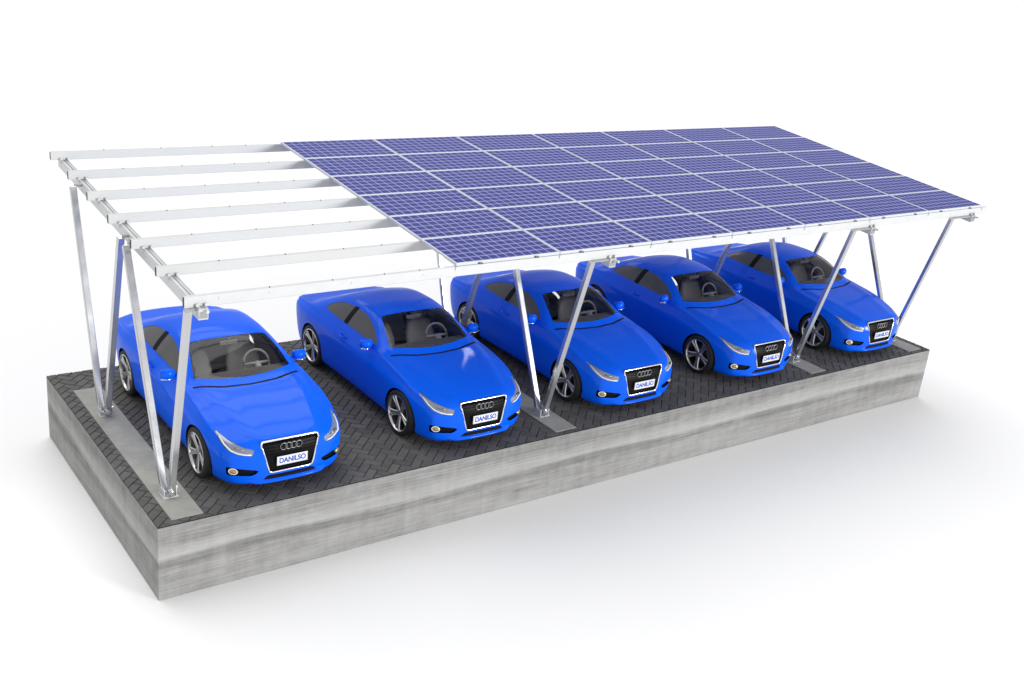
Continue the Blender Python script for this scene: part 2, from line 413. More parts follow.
def make_car_parts():
    bm = build_surface()
    fields = {}
    def add(name, pts, proj, mask, seam=0.):
        sd = sd_poly(pts)
        if proj == 'xz': f = lambda c, sd=sd: sd(c.x, c.z)
        elif proj == 'axz': f = lambda c, sd=sd: sd(abs(c.x), c.z)
        elif proj == 'yz': f = lambda c, sd=sd: sd(c.y, c.z)
        else: f = lambda c, sd=sd: sd(c.x, c.y)
        fields[name] = (f, mask, seam)
        cut(bm, f, mask, 0.)
        if seam: cut(bm, f, mask, seam)
    front = lambda c: c.y < .75 and c.z < .92
    add('grille', GRILLE, 'xz', front)
    add('lip', LIP, 'xz', front)
    add('fog', FOG, 'axz', front)
    add('head', HEAD, 'axz', front)
    add('tail', TAIL, 'axz', lambda c: c.y > 4.2 and c.z > .6)
    up = lambda c: c.z > .93 and 1.2 < c.y < 2.4
    add('wind', WIND, 'xy', up)
    add('rear_window', REARW, 'xy', lambda c: c.z > .93 and 2.9 < c.y < 4.1)
    side = lambda c: abs(c.x) > .5 and c.z > .9 and 1.4 < c.y < 3.6
    add('door_glass', DOORG, 'yz', side); add('quarter', QUART, 'yz', side)
    add('pillar', PILLAR, 'yz', side)
    add('door', DOOR, 'yz', lambda c: abs(c.x) > .6 and c.z < 1.08 and 1.2 < c.y < 3.0, .0035)
    add('cowl', COWL, 'xy', lambda c: c.z > .82 and 1.0 < c.y < 1.7)
    add('hood', HOOD, 'xy', lambda c: c.z > .60 and c.y < 1.7, .0035)
    add('trunk', TRUNK, 'xy', lambda c: c.z > .82 and 3.9 < c.y < 4.55, .0035)
    for nm, ay in (('archf', AXF), ('archr', AXR)):
        f = lambda c, ay=ay: math.hypot(c.y-ay, c.z-WR+.01)-.372
        m = lambda c, ay=ay: abs(c.x) > .58 and abs(c.y-ay) < .6 and c.z < .85
        fields[nm] = (f, m, 0.); cut(bm, f, m)
    f = lambda c: abs(c.x)-.60
    m = lambda c: c.z < .22 and abs(c.y-AXF) < .5 or c.z < .22 and abs(c.y-AXR) < .5
    cut(bm, f, m)
    bm.normal_update()
    bm.verts.index_update()
    N = {}
    for v in bm.verts: N[tuple(round(x, 5) for x in v.co)] = v.normal.copy()
    def inside(name, c):
        f, m, s = fields[name]
        return m(c) and f(c) < 0
    cls = {}
    for f in bm.faces:
        c = f.calc_center_median()
        k = 'body'
        if (inside('archf', c) or inside('archr', c)) and abs(c.x) > .6: k = 'hole'
        else:
            for nm in ('grille', 'lip', 'fog', 'head', 'tail', 'wind', 'rear_window'):
                if inside(nm, c): k = nm; break
            else:
                if inside('door_glass', c) and abs(c.x) > .5: k = 'door_glass'
                elif inside('quarter', c): k = 'quarter'
                elif inside('pillar', c): k = 'pillar'
                elif inside('door', c): k = 'door'
                elif inside('cowl', c): k = 'cowl'
                elif inside('hood', c): k = 'hood'
                elif inside('trunk', c): k = 'trunk'
                else:
                    for nm in ('door', 'hood', 'trunk'):
                        ff, mm, s = fields[nm]
                        if mm(c) and 0 < ff(c) < s: k = 'seam'; break
        if k in ('door_glass', 'quarter', 'fog', 'head', 'tail', 'door'): k += '_r' if c.x > 0 else '_l'
        cls.setdefault(k, []).append(f)
    return bm, cls, N
def extract(bm, groups, N, name, mats, parent, inset=0., thick=0.):
    """groups: list of (faces, material index). copies those faces to a new mesh, keeping the car's own normals"""
    nb = bmesh.new(); mp = {}
    for faces, mi in groups:
        for f in faces:
            vs = []
            for v in f.verts:
                if v not in mp:
                    co = v.co.copy()
                    if inset: co -= v.normal*inset
                    mp[v] = nb.verts.new(co)
                vs.append(mp[v])
            try: nf = nb.faces.new(vs)
            except ValueError: continue
            nf.material_index = mi; nf.smooth = True
    nb.verts.index_update()
    normals = [v.normal.copy() for v in mp]
    if thick:
        inner = {}
        for v, w in list(mp.items()):
            if w.is_boundary: inner[w] = nb.verts.new(w.co-v.normal*thick); normals.append(v.normal.copy())
        for e in [e for e in nb.edges if e.is_boundary and e.verts[0] in inner and e.verts[1] in inner]:
            a, b = e.verts
            try: f = nb.faces.new((b, a, inner[a], inner[b])); f.material_index = 0
            except ValueError: pass
        nb.verts.index_update()
    me = bpy.data.meshes.new(name); nb.to_mesh(me); nb.free()
    for m_ in mats: me.materials.append(m_)
    me.normals_split_custom_set_from_vertices([tuple(n) for n in normals])
    o = bpy.data.objects.new(name, me); COL.objects.link(o); o.parent = parent
    return o

def tube(bm, pts, r, seg=8, closed=False, mat=0):
    n = len(pts); rings = []
    for i, p in enumerate(pts):
        p = Vector(p)
        a = Vector(pts[i-1]) if (i > 0 or closed) else p; b = Vector(pts[(i+1) % n]) if (i < n-1 or closed) else p
        d = (b-a).normalized(); u = Vector((0, 0, 1)) if abs(d.z) < .9 else Vector((0, 1, 0))
        s = d.cross(u).normalized(); t = s.cross(d)
        rings.append([bm.verts.new(p+s*r*math.cos(2*PI*k/seg)+t*r*math.sin(2*PI*k/seg)) for k in range(seg)])
    for i in range(n if closed else n-1):
        A, B = rings[i], rings[(i+1) % n]
        for k in range(seg):
            f = bm.faces.new((A[k], B[k], B[(k+1) % seg], A[(k+1) % seg])); f.material_index = mat; f.smooth = True
    if not closed:
        bm.faces.new(rings[0]).material_index = mat; bm.faces.new(rings[-1][::-1]).material_index = mat

def surf_y(x, z, first=True):
    """front of the nose at (x, z)"""
    return warp(x, 0, z)
def tyre_mesh():
    bm = bmesh.new()
    w = .118
    prof = [(-w+.012, .262), (-w, .272), (-w-.004, .292), (-w+.004, .320), (-w+.022, .333), (-w+.045, .335), (-.03, .3355), (-.028, .328), (-.020, .328), (-.018, .336),
            (.018, .336), (.020, .328), (.028, .328), (.03, .3355), (w-.045, .335), (w-.022, .333), (w-.004, .318), (w+.004, .285), (w, .272), (w-.012, .262)]
    lathe_x(bm, prof, 56)
    return bm
def rim_mesh():
    """outer side is -x"""
    bm = bmesh.new()
    lathe_x(bm, [(-.112, .270), (-.122, .268), (-.124, .258), (-.112, .247), (-.085, .243), (.10, .235), (.105, .264)], 48)
    # hub
    lathe_x(bm, [(-.094, .002), (-.098, .020), (-.094, .045), (-.075, .060), (-.03, .06), (-.03, .002)], 24)
    for k in range(5):
        base = 2*PI*k/5
        for sgn in (-1, 1):
            rows = []
            for r, off, hw, x in ((.035, .010, .022, -.092), (.09, .014, .021, -.096), (.15, .019, .020, -.104), (.21, .030, .020, -.111), (.252, .044, .026, -.114)):
                row = []
                for dx, dy in ((0, -hw*.55), (0, hw*.55), (.012, hw), (.038, hw*.9), (.038, -hw*.9), (.012, -hw)):
                    y_ = sgn*off+dy; row.append(bm.verts.new((x+dx, r*math.cos(base)-y_*math.sin(base), r*math.sin(base)+y_*math.cos(base))))
                rows.append(row)
            for A, B in zip(rows, rows[1:]):
                for i in range(6): bm.faces.new((A[i], A[(i+1) % 6], B[(i+1) % 6], B[i]))
            bm.faces.new(rows[0]); bm.faces.new(rows[-1][::-1])
    for k in range(5):
        a = 2*PI*(k+.5)/5
        cyl(bm, (-.093, .038*math.cos(a), .038*math.sin(a)), .007, .01, 'X', 8)
    bmesh.ops.recalc_face_normals(bm, faces=bm.faces)
    return bm

def lofted_lump(bm, stations, seg=14, mat=0):
    """closed soft lump from superelliptic rings: (centre, half w (x), half d (axis2), axis2 vec)"""
    rings = []
    for c, hw, hd, ax in stations:
        c = Vector(c); ax = Vector(ax)
        ring = []
        for k in range(seg):
            t = 2*PI*k/seg; cc, ss = math.cos(t), math.sin(t)
            e = .55
            ring.append(bm.verts.new(c+Vector((hw*math.copysign(abs(cc)**e, cc), 0, 0))+ax*hd*math.copysign(abs(ss)**e, ss)))
        rings.append(ring)
    for A, B in zip(rings, rings[1:]):
        for k in range(seg):
            f = bm.faces.new((A[k], A[(k+1) % seg], B[(k+1) % seg], B[k])); f.smooth = True; f.material_index = mat
    for r in (rings[0], rings[-1][::-1]): bm.faces.new(r).material_index = mat
def text_mesh(s, size, bold=.0, extrude=.001):
    cu = bpy.data.curves.new('lettering', 'FONT'); cu.body = s; cu.size = size; cu.align_x = 'CENTER'; cu.align_y = 'CENTER'
    cu.offset = bold; cu.extrude = extrude
    o = bpy.data.objects.new('lettering', cu); COL.objects.link(o)
    bpy.context.view_layer.update()
    dg = bpy.context.evaluated_depsgraph_get()
    me = bpy.data.meshes.new_from_object(o.evaluated_get(dg))
    bpy.data.objects.remove(o)
    return me

def make_car():
    root = empty('parked_car', (0, 0, 0), 'x', 'car')
    bm, cls, N = make_car_parts()
    g = cls.get
    P = M['paint']
    body = extract(bm, [(g('body', []), 0), (g('seam', []), 1), (g('cowl', []), 2), (g('pillar', []), 2)], N, 'body', [P, M['seam'], M['black']], root)
    # wheel wells: run the arch edge inward, then close with a dark liner
    b2 = bmesh.new(); b2.from_mesh(body.data)
    for ay in (AXF, AXR):
        for sx in (-1, 1):
            n = 28; ring = []
            for k in range(n+1):
                a = -.25+(PI+.5)*k/n
                ring.append((ay+.3725*math.cos(a), WR-.01+.3725*math.sin(a)))
    b2.free()
    wl = bmesh.new()
    for ay in (AXF, AXR):
        for sx in (-1, 1):
            A = []; B = []; Cc = []
            n = 32
            for k in range(n+1):
                a = -.5+(PI+1.0)*k/n
                y = ay+.3765*math.cos(a); z = WR-.01+.3765*math.sin(a)
                xo = .80 if z < .25 else .86
                A.append(wl.verts.new((sx*xo, y, z))); B.append(wl.verts.new((sx*.56, y, z)))
            for k in range(n): wl.faces.new((A[k], A[k+1], B[k+1], B[k]))
            c = wl.verts.new((sx*.56, ay, WR))
            for k in range(n): wl.faces.new((B[k], B[k+1], c))
    link('wheel_well', wl, M['black'], root)
    # arch lips follow the body skin: a thin rolled edge
    lipb = bmesh.new()
    hole_edges = [e for e in bm.edges if len({('hole' if f in set_hole else 'b') for f in e.link_faces}) == 2] if False else []
    lipb.free()
    extract(bm, [(g('hood', []), 0)], N, 'bonnet', [P], root, 0, .012)
    extract(bm, [(g('trunk', []), 0)], N, 'boot_lid', [P], root, 0, .012)
    doors = {}
    for s_ in 'lr':
        doors[s_] = extract(bm, [(g('door_'+s_, []), 0)], N, 'door', [P], root, 0, .012)
        extract(bm, [(g('door_glass_'+s_, []), 0)], N, 'side_window', [M['side_glass']], root, .004)
        extract(bm, [(g('quarter_'+s_, []), 0)], N, 'rear_side_window', [M['side_glass']], root, .004)
        extract(bm, [(g('tail_'+s_, []), 0)], N, 'tail_light', [M['red_lens']], root)
    extract(bm, [(g('wind', []), 0)], N, 'windscreen', [M['windscreen']], root, .003)
    extract(bm, [(g('rear_window', []), 0)], N, 'rear_window', [M['side_glass']], root, .003)
    # ---- front: grille with bars, chrome surround, rings and plate
    gr = extract(bm, [(g('grille', []), 0)], N, 'grille', [M['gloss_black']], root, .022, 0)
    gb = bmesh.new()
    for k in range(9):
        z = .34+k*.040; hw = .285+(z-.315)*.27
        if .37 < z < .52: continue
        pts = [(hw*(i/8-1)if False else (-hw+2*hw*i/16), 0, z) for i in range(17)]
        tube(gb, [(x, surf_y(x, z)+.010, z) for x, _, _ in pts], .0035, 5)
    link('grille_slats', gb, M['gloss_black'], gr)
    fr = bmesh.new()
    tube(fr, [(x, surf_y(x, z)-.002, z) for x, z in GRILLE], .0125, 8, True)
    link('grille_surround', fr, M['chrome'], gr)
    lp = extract(bm, [(g('lip', []), 0)], N, 'lower_intake', [M['black']], root, .012, 0)
    rg = bmesh.new()
    for k in range(4):
        cx = (k-1.5)*.068; pts = []
        for i in range(24):
            a = 2*PI*i/24; x = cx+.044*math.cos(a); z = .622+.043*math.sin(a); pts.append((x, surf_y(0, .6)+.004+.02*abs(x), z))
        rg = bmesh.new(); tube(rg, pts, .0052, 6, True)
        link('emblem_ring', rg, M['emblem'], gr)
    pb = bmesh.new(); py = surf_y(0, .42)-.020
    box(pb, -.205, .205, py, py+.012, .392, .512, 0, bev=.003)
    plate = link('number_plate', pb, M['plate'], root)
    me = text_mesh('DANILSO', .098, .0032)
    w = max(v.co.x for v in me.vertices)-min(v.co.x for v in me.vertices); k = .355/w
    for v in me.vertices: v.co = Vector((v.co.x*k, py-.0025-v.co.z*.5, (.452+v.co.y*1.0)))
    me.materials.clear(); me.materials.append(M['plate_text'])
    t = bpy.data.objects.new('plate_lettering', me); COL.objects.link(t); t.parent = plate
    bp = bmesh.new()
    def edge_rect(x0, x1, z0, z1):
        box(bp, x0, x1, py-.002, py, z0, z1)
    for a in ((-.197, .197, .398, .401), (-.197, .197, .503, .506)): edge_rect(*a)
    for a in ((-.197, -.194, .401, .503), (.194, .197, .401, .503)): edge_rect(*a)
    link('plate_border', bp, M['lamp_grey'], plate)
    # ---- lamps
    for s_, sx in (('l', -1), ('r', 1)):
        fg = extract(bm, [(g('fog_'+s_, []), 0)], N, 'bumper_intake', [M['black']], root, .03, 0)
        fb = bmesh.new()
        fx, fz = .70*sx, .345; fy = warp(fx, 0, fz)
        vs = cyl(fb, (0, 0, 0), .052, .03, 'Y', 24)
        R = Matrix.Rotation(sx*math.radians(38), 3, 'Z')
        for v in vs: v.co = R @ Vector((v.co.x*1.15, v.co.y, v.co.z*.82)) + Vector((fx, fy+.008, fz))
        fl = link('fog_light', fb, M['chrome'], root, True, 40)
        fb = bmesh.new(); rings = []
        for rr, d in ((.044, -.016), (.038, -.022), (.026, -.027), (.012, -.030), (.0005, -.031)):
            rings.append([fb.verts.new(R @ Vector((rr*1.1*math.cos(2*PI*q/20), d, rr*.72*math.sin(2*PI*q/20)))+Vector((fx, fy+.008, fz))) for q in range(20)])
        for A, B in zip(rings, rings[1:]):
            for q in range(20): fb.faces.new((A[q], A[(q+1) % 20], B[(q+1) % 20], B[q]))
        bmesh.ops.recalc_face_normals(fb, faces=fb.faces)
        link('fog_lens', fb, M['lamp_amber'], fl, True)
        hd = extract(bm, [(g('head_'+s_, []), 0)], N, 'headlight', [M['lamp_grey']], root, .006)
        # white light signature along the lower edge, and a projector
        def onface(x, z, d=.0):
            # march the warped nose surface: solve station whose skin passes (x, z)
            best = None
            for v in head_verts[s_]:
                q = (v[0]-x)**2+(v[2]-z)**2
                if best is None or q < best[0]: best = (q, v)
            return (x, best[1][1]-d, z)
        head_verts = {s_: [tuple(v.co) for f in g('head_'+s_, []) for v in f.verts]}
        low = [(.508, .566), (.58, .570), (.65, .582), (.725, .615), (.765, .662), (.781, .725)]
        db = bmesh.new(); tube(db, [onface(sx*x, z, .001) for x, z in low], .009, 6)
        link('light_strip', db, M['lamp_white'], hd)
        up_ = [(.58, .625), (.63, .630), (.68, .648)]
        db = bmesh.new(); tube(db, [onface(sx*x, z, -.003) for x, z in up_], .012, 6)
        link('projector', db, M['emblem'], hd)
        # ---- mirrors
        mb = bmesh.new()
        c0 = Vector((sx*.930, 1.80, 1.015))
        st_ = []
        for q in range(9):
            a = PI*q/8; px = -math.cos(a)*.100; rr = max(.04, math.sin(a))**.55
            st_.append((c0+Vector((sx*px, .02*abs(px)/.1-.01, .01)), .055*rr, .075*rr))
        rings = []
        for c, hd_, hz in st_:
            rings.append([mb.verts.new(c+Vector((0, hd_*math.cos(2*PI*k/16)*(1.25 if math.cos(2*PI*k/16) < 0 else .7), hz*math.sin(2*PI*k/16)))) for k in range(16)])
        for A, B in zip(rings, rings[1:]):
            for k in range(16): mb.faces.new((A[k], A[(k+1) % 16], B[(k+1) % 16], B[k])).smooth = True
        for r in (rings[0], rings[-1]): mb.faces.new(r)
        bmesh.ops.recalc_face_normals(mb, faces=mb.faces)
        mi = link('side_mirror', mb, P, root)
        ab = bmesh.new(); tube(ab, [(sx*.80, 1.82, .985), (sx*.85, 1.815, .99), (sx*.90, 1.81, .995)], .022, 8)
        link('mirror_stalk', ab, P, mi)
        gb_ = bmesh.new(); box(gb_, min(sx*.86, sx*1.00), max(sx*.86, sx*1.00), 1.838, 1.844, .965, 1.070, bev=.002)
        link('mirror_glass', gb_, M['chrome'], mi)
        tb = bmesh.new(); tube(tb, [(sx*.87, 1.745, .972), (sx*.95, 1.735, .965), (sx*1.03, 1.76, .975)], .008, 6)
        link('mirror_trim', tb, M['chrome'], mi)
        # door handle
        hb = bmesh.new(); xh = .905
        tube(hb, [(sx*(xh-.01), 2.47, .855), (sx*(xh+.022), 2.50, .86), (sx*(xh+.024), 2.60, .865), (sx*(xh-.008), 2.64, .868)], .014, 8)
        link('door_handle', hb, P, doors[s_])
        # sill line of the side windows
        # ---- seats
        for row, yy in (('front', 2.28), ('rear', 3.05)):
            if row == 'rear': continue
            sb = bmesh.new(); xc = sx*.36
            lofted_lump(sb, [((xc, yy-.42, .50), .20, .03, (0, 0, 1)), ((xc, yy-.40, .50), .235, .07, (0, 0, 1)), ((xc, yy-.1, .49), .25, .075, (0, 0, 1)), ((xc, yy+.08, .48), .24, .07, (0, 0, 1))])
            b_ax = Vector((0, 1, .25)).normalized()
            lofted_lump(sb, [((xc, yy+.02, .50), .22, .05, b_ax), ((xc, yy+.06, .62), .255, .075, b_ax), ((xc, yy+.13, .82), .245, .07, b_ax), ((xc, yy+.19, .98), .20, .055, b_ax), ((xc, yy+.20, 1.03), .14, .04, b_ax)])
            se = link('seat', sb, M['seat'], root)
            hb = bmesh.new()
            lofted_lump(hb, [((xc, yy+.215, 1.055), .08, .03, b_ax), ((xc, yy+.22, 1.09), .135, .05, b_ax), ((xc, yy+.235, 1.16), .135, .05, b_ax), ((xc, yy+.24, 1.20), .09, .03, b_ax)])
            link('headrest', hb, M['seat'], se)
    sb = bmesh.new(); b_ax = Vector((0, 1, .35)).normalized()
    lofted_lump(sb, [((0, 2.95, .50), .55, .04, (0, 0, 1)), ((0, 3.0, .50), .60, .08, (0, 0, 1)), ((0, 3.3, .48), .60, .08, (0, 0, 1))], 20)
    lofted_lump(sb, [((0, 3.22, .52), .56, .05, b_ax), ((0, 3.28, .65), .60, .07, b_ax), ((0, 3.40, .92), .56, .06, b_ax), ((0, 3.42, .98), .50, .03, b_ax)], 20)
    link('rear_bench', sb, M['seat'], root)
    # dashboard, floor tray, wheel
    db = bmesh.new()
    prof = [(1.42, .93), (1.60, .955), (1.78, .94), (1.86, .90), (1.84, .80), (1.80, .66), (1.66, .50), (1.42, .50)]
    L_ = [db.verts.new((-.70, y, z)) for y, z in prof]; R_ = [db.verts.new((.70, y, z)) for y, z in prof]
    for i in range(len(prof)): db.faces.new((L_[i], L_[(i+1) % 8], R_[(i+1) % 8], R_[i]))
    db.faces.new(L_); db.faces.new(R_[::-1]); bmesh.ops.recalc_face_normals(db, faces=db.faces)
    box(db, -.11, .11, 1.75, 2.45, .30, .62)
    link('dashboard', db, M['dash'], root)
    fb = bmesh.new(); box(fb, -.80, .80, 1.5, 3.9, .22, .30); box(fb, -.74, .74, 3.46, 4.0, .60, .93); 
    link('cabin_floor', fb, M['cabin'], root)
    wb = bmesh.new(); Rm = Matrix.Rotation(math.radians(-24), 3, 'X'); c0 = Vector((.36, 1.93, .93))
    pts = [c0+Rm @ Vector((.185*math.cos(2*PI*k/28), 0, .185*math.sin(2*PI*k/28))) for k in range(28)]
    tube(wb, pts, .017, 8, True)
    tube(wb, [c0+Rm @ Vector((-.18, 0, 0)), c0+Rm @ Vector((0, -.02, 0)), c0+Rm @ Vector((.18, 0, 0))], .02, 8)
    tube(wb, [c0, c0+Rm @ Vector((0, -.01, -.18))], .02, 8)
    tube(wb, [c0, c0+Vector((0, -.15, -.06))], .045, 10)
    link('steering_wheel', wb, M['seat'], root)
    rb = bmesh.new(); box(rb, -.125, .125, 2.03, 2.055, 1.215, 1.275, bev=.012); tube(rb, [(0, 2.04, 1.27), (0, 2.03, 1.32)], .01, 6)
    link('rear_view_mirror', rb, M['seat'], root)
    # ---- wheels
    ty = tyre_mesh(); ri = rim_mesh()
    for i, (ay, sx) in enumerate(((AXF, -1), (AXF, 1), (AXR, -1), (AXR, 1))):
        w_ = bpy.data.objects.new('wheel', None)
        tb = ty.copy(); rb_ = ri.copy()
        spin = random.uniform(0, 1.2)
        for b_ in (tb, rb_):
            Rs = Matrix.Rotation(spin, 3, 'X')
            for v in b_.verts:
                v.co = Rs @ v.co
                if sx > 0: v.co.x = -v.co.x
        if sx > 0:
            bmesh.ops.reverse_faces(tb, faces=tb.faces); bmesh.ops.reverse_faces(rb_, faces=rb_.faces)
        dk = bmesh.new(); cyl(dk, (0, 0, 0), .165, .016, 'X', 32); cyl(dk, (sx*.02, 0, 0), .07, .05, 'X', 20)
        locx = (sx*.805, ay, WR+.001)
        wheel = link('wheel', rb_, M['rim'], root, True, 35, locx)
        t_ = link('tyre', tb, M['rubber'], wheel, True, 40)
        dd = link('brake_disc', dk, M['disc'], wheel, True, 40)
    ty.free(); ri.free(); bm.free()
    return root

def copy_tree(o, parent=None):
    c = o.copy(); COL.objects.link(c)
    if parent: c.parent = parent
    for ch in list(o.children): copy_tree(ch, c)
    return c

# ------------------------------------------------------------------ layout numbers (metres, from the camera solve)
SL, SW, SH = 15.075, 4.807, .997
TILT = .0809; CT, STt = math.cos(TILT), math.sin(TILT)
PX, PY, PZ = 3.885, .033, 2.827
PC, PR = 1.6845, .8864
CELL = ((PC-.05)/12, (PR-.05)/6)
M['cells'] = cell_mat()
STRIPS = [.20, 5.945, 11.69, 14.525]
CARX = [1.755, 4.675, 7.672, 10.575, 13.615]

# ---- floor, slab, paving, strips
def kind(o, k='structure'): o['kind'] = k; return o
bm = bmesh.new(); bmesh.ops.create_circle(bm, cap_ends=True, radius=900, segments=96)
for v in bm.verts: v.co += Vector((7, 2, 0))
m, nt, b = new_mat('white_studio_floor'); b.inputs['Base Color'].default_value = (.87, .87, .87, 1); b.inputs['Roughness'].default_value = .9; b.inputs['Specular IOR Level'].default_value = .1
M['floor'] = m
kind(link('studio_floor', bm, m, loc=(0, 0, -SH)))
bm = bmesh.new(); box(bm, 0, SL, 0, SW, -SH+.004, -.012, bev=.006)
kind(link('concrete_base', bm, M['concrete']))

def herringbone():
    bm = bmesh.new(); tone = bm.faces.layers.float.new('tone_f')
    a = .125; g = .0035; R = Matrix.Rotation(math.radians(45), 2)
    def brick(x, y, w, h):
        cs = Vector((x+w/2, y+h/2)); c = R @ cs
        if not (-.3 < c.x < SL+.3 and -.3 < c.y < SW+.3): return
        t = random.random()*.45
        dz = random.uniform(-.0015, .0015)
        def q(ix, z):
            return [bm.verts.new((*(R @ Vector((x+px, y+py))), z)) for px, py in ((ix, ix), (w-ix, ix), (w-ix, h-ix), (ix, h-ix))]
        lo = q(g, -.010); hi = q(g+.007, dz)
        fs = [bm.faces.new(hi)]+[bm.faces.new((lo[i], lo[(i+1) % 4], hi[(i+1) % 4], hi[i])) for i in range(4)]
        for f in fs: f[tone] = t
    n = int(26/a)
    for j in range(-n//2, n):
        for i in range(-n//2, n):
            k = (i-j) % 4
            if k == 0: brick(i*a, j*a, 2*a, a)
            elif k == 2: brick(i*a, j*a, a, 2*a) if False else None
            if (i-j) % 4 == 3: brick(i*a, j*a, a, 2*a)
    for co, no in (((0.004, 0, 0), (-1, 0, 0)), ((SL-.004, 0, 0), (1, 0, 0)), ((0, .004, 0), (0, -1, 0)), ((0, SW-.004, 0), (0, 1, 0))):
        bmesh.ops.bisect_plane(bm, geom=bm.verts[:]+bm.edges[:]+bm.faces[:], plane_co=co, plane_no=no, clear_outer=True)
    tones = [f[tone] for f in bm.faces]
    o = link('paving', bm, M['paver'])
    at = o.data.attributes.new('tone', 'FLOAT', 'FACE'); at.data.foreach_set('value', tones)
    return o
kind(herringbone())
bm = bmesh.new(); box(bm, .004, SL-.004, .004, SW-.004, -.018, -.0085)
kind(link('joint_sand', bm, M['joint']))
strip_names = ['pale concrete footing strip at the far left, carrying the struts beside the leftmost blue car',
               'pale concrete footing strip between the second and third blue cars from the left',
               'pale concrete footing strip between the fourth and fifth blue cars from the left',
               'pale concrete footing strip at the right end, partly hidden by the smallest blue car']
for x, lb in zip(STRIPS, strip_names):
    bm = bmesh.new(); box(bm, 0, .39, 0, 4.03, 0, .016, bev=.003)
    o = link('footing_strip', bm, M['strip'], loc=(x, .10, -.008))
    o['label'] = lb; o['category'] = 'footing'; o['group'] = 'concrete footing strips set in the paving'

# ---- carport
port = empty('solar_carport', (7.9, 2.4, 0), 'silver aluminium carport on V struts with blue solar panels on its right three quarters', 'carport')
port_off = Vector((-7.9, -2.4, 0))
def pl_z(y): return PZ+(y-PY)*math.tan(TILT)
def place(bm, name, mat, smooth=False, angle=None, par=None):
    for v in bm.verts: v.co += port_off
    return link(name, bm, mat, par or port, smooth, angle)
HP = .1215
up = Vector((0, -STt, CT))
PXL, PXR = .348, 15.85
for j in range(7):
    y = PY+j*PR*CT+ (0.0 if j else 0.0); zt = pl_z(y)-.042; HPj = HP if j else HP+.012
    bm = bmesh.new()
    # solid purlin bar; dark end plates paint the shade of a hollow
    y0, y1 = y, y+.055; z0 = zt-HPj
    beam(bm, (PXL, (y0+y1)/2, (zt+z0)/2), (PXR, (y0+y1)/2, (zt+z0)/2), .055, HPj, Vector((0, 0, 1)), 0, .004)
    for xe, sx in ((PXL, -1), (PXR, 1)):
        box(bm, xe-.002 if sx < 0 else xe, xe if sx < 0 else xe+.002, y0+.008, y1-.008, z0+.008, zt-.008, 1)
    # slot line near the lower edge on the front beam
    pu = place(bm, 'purlin', [M['purlin'] if j else M['zinc'], M['hole']], True, 30)
    if j == 0:
        bb = bmesh.new()
        for k in range(8):
            xk = PX+k*PC
            box(bb, xk-.012, xk+.012, y0-.012, y0, zt-.045, zt-.002)
        for x in (.75, 1.35, 2.4, 3.4): cyl(bb, (x, y0-.003, zt-.055), .010, .008, 'Y', 10)
        place(bb, 'joint_bolt', M['bolt'], par=pu)
        cb = bmesh.new()
        for k in range(7):
            for fx in (.22, .76):
                xk = PX+(k+fx)*PC
                box(cb, xk-.03, xk+.03, y0-.018, y0+.01, zt+.002, zt+.024, rot=Matrix.Rotation(.15, 3, 'Y'))
        place(cb, 'edge_clamp', M['disc'], par=pu)
    sb = bmesh.new()
    for x in ([1.1, 1.95, 2.75, 3.3] if j else [1.35, 2.15, 2.85, 3.35]):
        cyl(sb, (x, y+.014, zt+.004), .007, .018, 'Z', 8)
    place(sb, 'stud', M['disc'], par=pu)
RX = [x+o_ for x, o_ in zip(STRIPS, (.335, .56, .70, .86))]     # rafters
HR = .13
def raf_z(y): return pl_z(y)-.042-HP     # top of rafter
